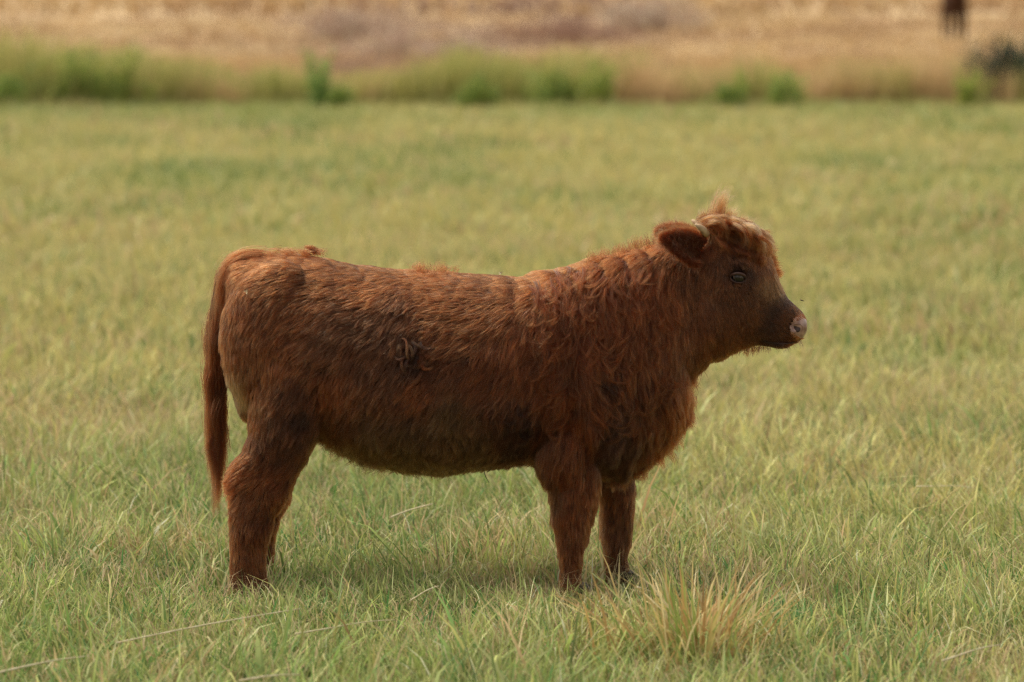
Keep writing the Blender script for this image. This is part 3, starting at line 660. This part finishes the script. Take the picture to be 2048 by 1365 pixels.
for k in range(K):
    s = k/(K-1); a = (cl*s**.8)[:, None]
    hS[:, k] = hS[:, k]*(1-a) + (cS[idx, k] + off*(1-.75*s))*a
hpx, hpy = w2px(hP)
tintc = np.exp(rng.normal(0, .27, NCL)[idx] + rng.normal(0, .30, NH))*.98
patch = .55+.9*fbm(hP[:, 0]*100+hP[:, 1]*50, hP[:, 2]*100, 9, 9)
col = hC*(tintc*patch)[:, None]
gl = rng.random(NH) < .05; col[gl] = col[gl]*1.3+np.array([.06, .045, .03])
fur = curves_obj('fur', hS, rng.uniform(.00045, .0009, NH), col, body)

from mathutils.bvhtree import BVHTree
body_me.calc_loop_triangles()
BVH = BVHTree.FromPolygons([tuple(v) for v in BV], [tuple(p.vertices) for p in body_me.polygons])
CAMP = Vector((0, -D, H))
def on_skin(px_, py_, off):
    q = Vector(px2w(px_, py_, 0)); d = (q-CAMP).normalized(); hit, nn, _, _ = BVH.ray_cast(CAMP, d)
    if hit is None:
        hit, nn, _, _ = BVH.find_nearest(q)
        if (hit-q).length < .03: return np.array(q)
        return np.array(q)
    return np.array(hit + nn*off)
# guided locks: each guide is a path in photo pixels with a depth, hairs follow it and spread
def locks(guides, name, parent, wave=.004):
    Ps, Rs, Cs = [], [], []
    for (pts, n, r0, r1, colk, rad) in guides:
        W = np.array([px2w(a, b, c) if not isinstance(c, str) else on_skin(a, b, {'s': (.006, .013, .016, .013), 'T': (.008, .021, .023, .014)}[c][min(j, 3)]) for j, (a, b, c) in enumerate(pts)]); t = np.linspace(0, 1, len(W)); tt = np.linspace(0, 1, K)
        # smooth path
        co = np.polyfit(t, W, min(3, len(W)-1)); G = np.stack([np.polyval(co[:, j], tt) for j in range(3)], -1)
        o = rng.normal(0, 1, (n, 3))*.5; o2 = o*.6+rng.normal(0, 1, (n, 3))*.4
        ln = rng.uniform(.72, 1.08, n)
        S = np.zeros((n, K, 3)); ph = rng.uniform(0, 6.28, (n, 3)); fq = rng.uniform(2, 6, (n, 3))
        for k in range(K):
            s = k/(K-1)*ln
            g = np.stack([np.interp(s, tt, G[:, j]) for j in range(3)], -1)
            S[:, k] = g + o*(r0*(1-s))[:, None] + o2*(r1*s)[:, None] + wave*s[:, None]*np.sin(ph+fq*s[:, None])
        Ps.append(S); Rs.append(np.full(n, rad)*rng.uniform(.7, 1.2, n))
        Cs.append(np.array(PAL[colk])[None]*np.exp(rng.normal(0, .42, (n, 1)))*rng.uniform(.55, 1.25))
    return curves_obj(name, np.concatenate(Ps), np.concatenate(Rs), np.concatenate(Cs), parent)
# forelock: the upright wisp and the locks thrown forward over the brow
G = []
for i in range(9):
    dx = rng.uniform(-16, 20)
    G.append((([1428+dx, 432, rng.uniform(-.02, .02)], [1434+dx*.6, 410, 0], [1442+dx*.5, 392, 0], [1450+dx*.8, 378+abs(dx)*.8, 0]), 30, .018, .030, 'g', .0003))
for i in range(34):
    x0 = rng.uniform(1402, 1500); y0 = 438 + max(0, x0-1465)*.5; an = RAD(-80+(x0-1435)*.55+rng.uniform(-14, 14)); ln = rng.uniform(12, 30)*(1.2 if abs(x0-1438) < 22 else .8)
    G.append(([[x0, y0, rng.uniform(-.04, .03)], [x0+ln*.4*math.cos(an), y0+ln*.4*math.sin(an), 0], [x0+ln*math.cos(an+.25), y0+ln*math.sin(an+.25), 0]], 22, .012, .012, random.choice('ggb'), .0003))
for i in range(95):
    x0 = rng.uniform(1395, 1520); y0 = 442 + max(0, x0-1470)*.45 + rng.uniform(-4, 14); Y = rng.uniform(-.085, .05)
    ln = rng.uniform(34, 62); an = RAD(rng.uniform(5, 50) + (x0-1450)*.25)
    Y1 = Y-.012; lift = rng.uniform(3, 9)
    p = [[x0, y0, Y], [x0+ln*.35*math.cos(an), y0+ln*.35*math.sin(an)-lift, Y1-.01], [x0+ln*.7*math.cos(an), y0+ln*.7*math.sin(an)-lift*.6, Y1-.012], [x0+ln*math.cos(an+.4), y0+ln*math.sin(an+.4), Y1-.004]]
    G.append((p, 40, .008, .005, random.choice('gggtlb'), .0005))
for i in range(26):   # curly fringe hanging over the brow
    s = rng.random(); x0 = 1440+92*s; y0 = 488+10*math.sin(s*3)+26*s**2; Y = -.085+.03*s+rng.uniform(-.006, .006)
    an = RAD(rng.uniform(40, 100)); ln = rng.uniform(12, 28)
    G.append(([[x0-10, y0-14, Y+.01], [x0, y0, Y-.014], [x0+ln*.5*math.cos(an), y0+ln*.5*math.sin(an), Y-.014], [x0+ln*math.cos(an+.6), y0+ln*math.sin(an+.6), Y-.006]], 30, .006, .006, random.choice('grbf'), .00035))
for i in range(16):   # far brow seen past the forehead
    s = i/15; x0 = 1522+26*s; y0 = 470+85*s
    G.append(([[x0, y0, .03], [x0+10, y0-4, .035], [x0+17+rng.uniform(-3, 4), y0+rng.uniform(-8, 8), .035]], 60, .010, .010, 'b', .0004))
for i in range(20):   # damp pale strands down the bridge of the nose
    x0 = 1545+rng.uniform(-10, 6); y0 = 556+rng.uniform(-6, 22); Y = rng.uniform(-.05, 0)
    G.append(([[x0, y0, Y], [x0+11, y0+18, Y-.006], [x0+22, y0+38, Y-.004]], 12, .007, .003, random.choice('tglf'), .0003))
locks(G, 'forelock', body)
# tufts of the coat that break the outline
G = []
def tuft(x, y, Y, ang, ln, n, col, r0=.014, r1=.006, curl=.3):
    a = RAD(ang)
    G.append(([[x, y, Y], [x+ln*.35*math.cos(a), y+ln*.35*math.sin(a), Y], [x+ln*.7*math.cos(a+curl*.5), y+ln*.7*math.sin(a+curl*.5), Y], [x+ln*math.cos(a+curl), y+ln*math.sin(a+curl), Y]], n, r0, r1, col, .0004))
for x, y, a, l in ((1385, 790, 55, 34), (1378, 820, 50, 30), (1370, 845, 30, 32), (1352, 872, 40, 30), (1345, 890, 30, 28), (1320, 912, 50, 30), (1290, 938, 60, 24), (1262, 955, 75, 22), (1390, 760, 60, 26)):
    for j in range(4): tuft(x-6+rng.uniform(-10, 4), y+rng.uniform(-16, 16), rng.uniform(-.04, .03), a+rng.uniform(-25, 25), l*rng.uniform(.5, 1.15), 45, 'b' if j else 'r', .018, .010)
for i in range(14): tuft(600+rng.uniform(-60, 60), 508, rng.uniform(-.04, .03), rng.uniform(180, 215), rng.uniform(14, 30), 50, 'l', .016, .006, -.3)
for i in range(4): tuft(628+i*4, 506, -.01, 222, 26, 40, 'l', .010, .004, -.2)
for i in range(14): tuft(870+rng.uniform(-60, 60), 544, rng.uniform(-.06, .02), rng.uniform(190, 330), rng.uniform(12, 20), 30, 'b', .02, .014)
for i in range(26): tuft(1180+i*6.0, 527-i*1.7, rng.uniform(-.05, .03), rng.uniform(225, 290), rng.uniform(14, 26), 34, random.choice('bbr'), .020, .016)
for i in range(110):   # curly wisps under the belly
    x = rng.uniform(660, 960); y = np.interp(x, [655, 690, 760, 850, 960], [880, 908, 930, 946, 932])-14
    tuft(x, y, rng.uniform(-.1, 0), rng.uniform(60, 125), rng.uniform(18, 44)*(1.2 if x < 800 else .7), 18, random.choice('ooog'), .014, .008, rng.uniform(-1.2, 1.2))
# whorls and curled locks over shoulder and flank
for i in range(420):
    x, y = rng.uniform(1060, 1350), rng.uniform(540, 860)
    tuft(x, y, 's', 95+35*(vnoise(x, y, 60, 91)-.5)*2+rng.normal(0, 12), rng.uniform(28, 60), 18, random.choice('rrrrbffd'), .009, .004, rng.normal(0, .45))
for i in range(14):   # matted dreadlock clot on the flank
    x, y = 822+rng.normal(0, 13), 696+rng.normal(0, 12)
    tuft(x, y, 'T', rng.uniform(40, 140), rng.uniform(18, 36), 26, random.choice('kofk'), .004, .003, rng.uniform(-.9, .9))
for i in range(8): tuft(842+rng.normal(0, 5), 725+rng.normal(0, 9), 's', rng.uniform(60, 120), rng.uniform(14, 28), 40, random.choice('rdd'), .006, .003, rng.uniform(-1, 1))
for i in range(12): tuft(1040+rng.normal(0, 18), 840+rng.normal(0, 16), 's', rng.uniform(40, 160), rng.uniform(20, 36), 40, 'k', .006, .004, rng.uniform(-1.6, 1.6))
for i in range(10): tuft(1200+rng.normal(0, 22), 775+rng.normal(0, 6), 's', rng.uniform(0, 40), rng.uniform(26, 44), 45, random.choice('kdr'), .006, .004, rng.uniform(.2, 1.2))
locks(G, 'shaggy_locks', body)

# ------------------------------------------------------------------ tail
tp = [(505, 524, 0), (468, 524, 0), (444, 552, 0), (431, 620, 0), (428, 700, 0), (432, 780, 0), (436, 850, 0)]
tpts = np.array([px2w(*p) for p in tp])
tail = link('tail', tube_mesh('tail', tpts, [.018, .018, .017, .016, .014, .012, .008], 14), M_SKIN, calf)
G = []
for i in range(30):
    y0 = rng.uniform(520, 800); x0 = np.interp(y0, [520, 560, 620, 700, 780, 850], [466, 448, 434, 429, 432, 436])+rng.uniform(-8, 8); Y = rng.uniform(-.02, .02)
    ln = rng.uniform(70, 110)
    G.append(([[x0, y0, Y], [x0-6+rng.uniform(-4, 4), y0+ln*.4, Y-.005], [x0-2+rng.uniform(-4, 6), y0+ln*.75, Y], [x0+rng.uniform(-6, 8), y0+ln, Y]], 170, .020, .014, random.choice('lrrff'), .0004))
for i in range(70):
    x0 = rng.uniform(420, 452); y0 = rng.uniform(740, 880); ye = rng.uniform(880, 1030) if i > 2 else 1036; xe = np.interp(ye, [880, 1036], [404+rng.uniform(0, 58), 431])
    Y = rng.uniform(-.02, .02)
    G.append(([[x0, y0, Y], [x0-6, y0+(ye-y0)*.35, Y], [(x0+xe)/2+rng.uniform(-6, 6), y0+(ye-y0)*.7, Y], [xe, ye, Y]], 38, .009, .003, random.choice('rrfldd'), .0004))
for i in range(8): G.append(([[530-i*4, 512+i*4, -.02], [482-i*3, 512+i*5, -.03], [452-i*.5, 536+i*8, -.03], [438, 600+i*10, -.025]], 190, .022, .024, 'l', .0004))
locks(G, 'tail_hair', tail, wave=.009)

# ------------------------------------------------------------------ ears, horns, eyes
def make_ear(s):
    """a cupped leaf: base at the poll, tip back and outward; s=-1 is the camera's side"""
    nu, nv = 15, 12; base = px2w(1396, 505, 0); base[1] = .085*s
    tip = px2w(1333, 462, 0); tip[1] = .150*s
    ax = tip-base; Lr = np.linalg.norm(ax); ax /= Lr
    up = np.array([-.35, -.15*s, 1.0]) ; up = up-ax*(up@ax); up /= np.linalg.norm(up); nrm = np.cross(ax, up)
    if nrm[1]*s < 0: nrm = -nrm
    outer, inner = [], []
    for i in range(nu):
        u = i/(nu-1); wd = (1-.35*u**3)*.044*math.sin(math.pi*min(1, .30+.70*u)**1.0)**.6*(1.0 if u < .9 else (1-u)/.1*.55+.45)
        for j in range(nv):
            v = -1+2*j/(nv-1); cup = .030*(1-u*.5)*(v*v)
            p = base+ax*Lr*u + up*wd*v*.95 + nrm*(cup-.014) + np.array([0, 0, -1])*.010*u
            outer.append(p); inner.append(p+nrm*.004)
    V = np.array(outer+inner); n0 = nu*nv; Q = []
    for i in range(nu-1):
        for j in range(nv-1):
            a = i*nv+j; Q.append((a, a+1, a+nv+1, a+nv)); Q.append((n0+a, n0+a+nv, n0+a+nv+1, n0+a+1))
    rim = [i*nv for i in range(nu)]+[(nu-1)*nv+j for j in range(1, nv)]+[i*nv+nv-1 for i in range(nu-2, -1, -1)]+[j for j in range(nv-2, 0, -1)]
    for a, b in zip(rim, rim[1:]+rim[:1]): Q.append((a, n0+a, n0+b, b))
    me = tri_mesh('ear', V, np.array(Q)); ear = link('ear', me, M_SKIN, calf)
    # fur: outside and rim lie back along the ear, the inside is long and dark
    n = 24000; k = rng.integers(0, n0, n); f = rng.random(n)
    P = np.array(outer)[k] + rng.normal(0, .0035, (n, 3)); vj = (k % nv)/(nv-1)*2-1; ui = (k//nv)/(nu-1)
    ins = (rng.random(n) < .5) & (np.abs(vj) < .8)
    Nn = np.where(ins[:, None], nrm[None], -nrm[None]); edge = (np.abs(vj) > .75) | (ui > .9)
    Nn = norm(Nn + (up[None]*np.sign(vj)[:, None])*(1.6*edge)[:, None] + ax[None]*(ui > .85)[:, None]*1.0)
    Dv = ax[None]*.9 + up[None]*(vj*.5)[:, None] + np.array([0, 0, -.45])[None]*ins[:, None] + rng.normal(0, .25, (n, 3))
    L = np.where(edge, .022, np.where(ins, .042, .017))*rng.uniform(.6, 1.3, n)
    S = strands(P, Nn, norm(Dv), L, np.radians(np.where(edge, 45, 42))*rng.uniform(.3, 1.6, n), np.full(n, .6), rng.uniform(0, 6, (n, 2)), .1)
    c = np.where(ins[:, None], np.array(PAL['f'])*.55, np.array(PAL['b'])*.95)*rng.uniform(.6, 1.3, (n, 1))
    c[ins & (rng.random(n) < .16)] = np.array(PAL['t'])*.5
    c[edge] = np.array(PAL['r'])*rng.uniform(.4, 1.1, (edge.sum(), 1))
    curves_obj('ear_fur', S, rng.uniform(.00035, .0006, n), c, ear)
for s in (-1, 1): make_ear(s)
for s in (-1, 1):
    hp = [np.array(px2w(1409, 466, 0)), np.array(px2w(1404, 457, 0)), np.array(px2w(1396, 450, 0)), np.array(px2w(1387, 445, 0))]
    for q, yy in zip(hp, (.070, .088, .100, .106)): q[1] = yy*s
    link('horn', tube_mesh('horn', hp, [.0115, .0105, .008, .003], 12), M_HORN, calf)
def eye(s):
    c = px2w(1473, 551, 0); 
    # the socket's skin depth at the eye
    k = np.argmin((BV[:, 0]-c[0])**2+(BV[:, 2]-c[2])**2 + (BV[:, 1]*s < 0)*10 - .0*side); 
    near = ((BV[:, 0]-c[0])**2+(BV[:, 2]-c[2])**2 < .022**2) & (BV[:, 1]*s > 0)
    yo = np.max(np.abs(BV[near, 1])); c[1] = s*(yo-.0100)
    b = bmesh.new(); bmesh.ops.create_uvsphere(b, u_segments=32, v_segments=20, radius=.0185); me = bpy.data.meshes.new('eye'); b.to_mesh(me); b.free()
    me.polygons.foreach_set('use_smooth', np.ones(len(me.polygons), bool))
    me.materials.append(M_EYE)
    o = bpy.data.objects.new('eye', me); COL.objects.link(o); o.parent = calf; o.location = c
    # lids: a soft almond ring
    for nm, sg in (('upper_eyelid', 1), ('lower_eyelid', -1)):
        pts = []; rr = []
        for i in range(13):
            t = i/12; a = math.pi*t; x = -math.cos(a)*.0205; z = sg*math.sin(a)*(.0138 if sg > 0 else .0125) - .005*(t-.4) - .001
            r = math.hypot(x, z); yy = math.sqrt(max(1e-6, .0205**2-min(r, .0195)**2))
            pts.append((c[0]+x*1.08, c[1]+s*max(yy, .004), c[2]+z)); rr.append(.0012+(.0034 if sg > 0 else .0006)*math.sin(a)**.7)
        lid = bpy.data.objects.new(nm, tube_mesh(nm, np.array(pts)-np.array(c), rr, 10)); lid.data.materials.append(M_LID); COL.objects.link(lid); lid.parent = o
    # lashes
    n = 26; t = rng.uniform(.15, .9, n); a = math.pi*t
    P = np.stack([c[0]-np.cos(a)*.019, c[1]+s*(.0165+0*a), c[2]+np.sin(a)*.0085+.001], -1)
    L = rng.uniform(.012, .020, n); S = np.zeros((n, K, 3))
    for k in range(K):
        q = k/(K-1); S[:, k] = P+np.stack([L*.25*q, s*L*.55*q, -L*(.25*q+.55*q*q)], -1)
    lo = curves_obj('eyelashes', S, np.full(n, .0002), np.tile(np.array(PAL['t'])*.8, (n, 1)), o)
    lo.matrix_parent_inverse = Matrix_inv(o)
for s in (-1, 1): eye(s)
# nostrils and lip line on the muzzle
def skin_at(px_, py_, s, off=0.0):
    q = Vector(px2w(px_, py_, 0)); o = Vector((q.x, s*.5, q.z)); hit, nn, _, _ = BVH.ray_cast(o, Vector((0, -s, 0)))
    if hit is None: hit, nn, _, _ = BVH.find_nearest(q)
    return np.array(hit + nn*off), np.array(nn)
for s in (-1, 1):
    c0, nn = skin_at(1590, 654, s)
    b = bmesh.new(); ellipsoid(b, (0, 0, 0), (.0145, .0045, .0100), (0, RAD(35), 0)); me = bpy.data.meshes.new('nostril'); b.to_mesh(me); b.free()
    me.polygons.foreach_set('use_smooth', np.ones(len(me.polygons), bool)); me.materials.append(M_DARKSKIN)
    o = bpy.data.objects.new('nostril', me); COL.objects.link(o); o.parent = calf; o.location = c0-nn*.002
    o.rotation_euler = Vector((nn[0], nn[1], nn[2])).to_track_quat('-Y' if s < 0 else 'Y', 'Z').to_euler()
    pts = []
    for a in np.linspace(-.3, math.pi*1.35, 14): pts.append(skin_at(1591+12.0*math.cos(a), 654-9.8*math.sin(a), s, .0012)[0])
    link('nostril_rim', tube_mesh('nostril_rim', pts, [.0014]*14, 8), M_NOSE, calf)
    pts = [skin_at(1598-6*i, 682+.2*i-(2.2 if i > 9 else 0)*0+2.5*math.sin(i*.35), s, .0002)[0] for i in range(13)]
    link('lip_line', tube_mesh('lip_line', pts, [.0018]*13, 6), M_DARKSKIN, calf)
G = []
for i in range(26):
    x = rng.uniform(1520, 1600); y = np.interp(x, [1520, 1560, 1600], [697, 700, 680])-4; Y = rng.uniform(-.04, .03)
    tuft(x, y, Y, rng.uniform(50, 120), rng.uniform(8, 20), 5, random.choice('ktg'), .004, .006, 0)
for i in range(24):
    x = rng.uniform(1470, 1530); tuft(x, np.interp(x, [1470, 1530], [705, 694])-4, rng.uniform(-.04, .03), rng.uniform(70, 120), rng.uniform(10, 20), 8, random.choice('dkr'), .006, .005, 0)
locks(G, 'whiskers', body)
# hooves: two claws each
for (x0, pyb, Y) in ((500, 1196, -.1265), (512, 1196-14, .1265), (1150, 1200, -.115), (1244, 1185, .115)):
    b = bmesh.new()
    xw = float(px2w(x0, pyb, Y)[0]) + .012
    for q in (-1, 1):
        cy = Y+.017*q
        loft(b, [((xw+.010, cy, .002), (.040, 0, 0), (0, .0155, 0), .8), ((xw+.004, cy, .025), (.034, 0, 0), (0, .015, 0), .85), ((xw-.004, cy, .048), (.026, 0, 0), (0, .014, 0), .9)], 14)
    bmesh.ops.recalc_face_normals(b, faces=b.faces[:])
    me = bpy.data.meshes.new('hoof'); b.to_mesh(me); b.free(); link('hoof', me, M_HOOF, calf)

# ------------------------------------------------------------------ fly near the muzzle
fp = px2w(1603, 601, -.01)
fly = empty('fly', fp); tag(fly, 'tiny dark fly hovering in the air above the calf\'s nose', 'fly')
b = bmesh.new(); ellipsoid(b, fp, (.0042, .0018, .0016), (0, RAD(20), 0)); me = bpy.data.meshes.new('fly_body'); b.to_mesh(me); b.free(); link('body', me, M_DARKSKIN, fly)
b = bmesh.new(); ellipsoid(b, fp+np.array([.0045, 0, -.0014]), (.0015, .0016, .0015)); me = bpy.data.meshes.new('fly_head'); b.to_mesh(me); b.free(); link('head', me, M_DARKSKIN, fly)
for s in (-1, 1):
    b = bmesh.new(); ellipsoid(b, fp+np.array([-.002, s*.003, .002]), (.0035, .0022, .0002), (RAD(20*s), RAD(15), 0)); me = bpy.data.meshes.new('wing'); b.to_mesh(me); b.free(); link('wing', me, M_HORN, fly)

# ------------------------------------------------------------------ far cow on the slope
def far_cow(px, dist):
    x0 = (px-1024)/FPX*dist; y0 = dist-D; z0 = float(ground_z(x0, y0))
    b = bmesh.new()
    R = [((0, -.70, .92), (.12, 0, 0), (0, 0, .16)), ((0, -.62, .90), (.25, 0, 0), (0, 0, .28)), ((0, -.3, .92), (.30, 0, 0), (0, 0, .30)), ((0, .1, .90), (.32, 0, 0), (0, 0, .30)), ((0, .5, .88), (.28, 0, 0), (0, 0, .34)), ((0, .8, .95), (.18, 0, 0), (0, 0, .25)), ((0, 1.05, 1.02), (.13, 0, 0), (0, 0, .18)), ((0, 1.25, 1.0), (.11, 0, 0), (0, 0, .14)), ((0, 1.5, .85), (.06, 0, 0), (0, 0, .07))]
    loft(b, [(c, A, B, .95) for c, A, B in R], 20)
    for sx in (-1, 1):
        for yy in (-.5, .55):
            loft(b, [((sx*.18, yy, .75), (.11, 0, 0), (0, .16, 0), 1), ((sx*.21, yy+.02*(yy > 0), .5), (.068, 0, 0), (0, .10, 0), 1), ((sx*.21, yy-.03, .3), (.06, 0, 0), (0, .065, 0), 1), ((sx*.21, yy, .08), (.05, 0, 0), (0, .055, 0), 1), ((sx*.21, yy, 0), (.065, 0, 0), (0, .07, 0), 1)], 12)
        ellipsoid(b, (sx*.22, 1.12, 1.12), (.13, .03, .06)); loft(b, [((sx*.10, 1.1, 1.16), (.03, 0, 0), (0, .03, 0), 1), ((sx*.28, 1.12, 1.22), (.02, 0, 0), (0, .02, 0), 1), ((sx*.38, 1.14, 1.36), (.008, 0, 0), (0, .008, 0), 1)], 8)
    me, _ = remesh(b, .022, 4)
    c = empty('cow', (x0, y0, z0), RAD(4)); c.scale = (.86, .9, 1.12); tag(c, 'dark brown cow seen from behind far up the dry slope at the top right', 'cow')
    o = bpy.data.objects.new('body', me); me.materials.append(M_COW); COL.objects.link(o); o.parent = c
    t = bpy.data.objects.new('tail', tube_mesh('tail', [(0, -.70, 1.0), (0, -.78, .9), (.01, -.79, .6), (.01, -.78, .3)], [.03, .03, .025, .05], 8)); t.data.materials.append(M_COW); COL.objects.link(t); t.parent = c
far_cow(1906, 98)

# small bits caught in the coat
tw0 = on_skin(966, 930, .012); tw = np.array([tw0, tw0+np.array([.006, 0, -.022]), tw0+np.array([.016, 0, -.040])])
o = link('twig', tube_mesh('twig', tw-tw0, [.0012, .0010, .0006], 6), M_DARKSKIN); o.location = tw0
tag(o, 'short dark twig hanging from the fur of the belly', 'twig')
for (fx, fy, lb) in ((500, 587, 'white seed fluff stuck on the calf\'s rump near the tail'), (1000, 547, 'pale seed fluff stuck on top of the calf\'s back')):
    f0 = on_skin(fx, fy, .020); q = rng.normal(0, .0035, (14, 3)); V = []; T = []
    for k in range(14):
        a_, b_ = q[k], q[k]+rng.normal(0, .003, 3); V += [q[k]*0, a_, b_]; T.append((3*k, 3*k+1, 3*k+2))
    o = link('seed_fluff', tri_mesh('seed_fluff', np.array(V), np.array(T)), M_STRAW); o.location = f0; tag(o, lb, 'seed')
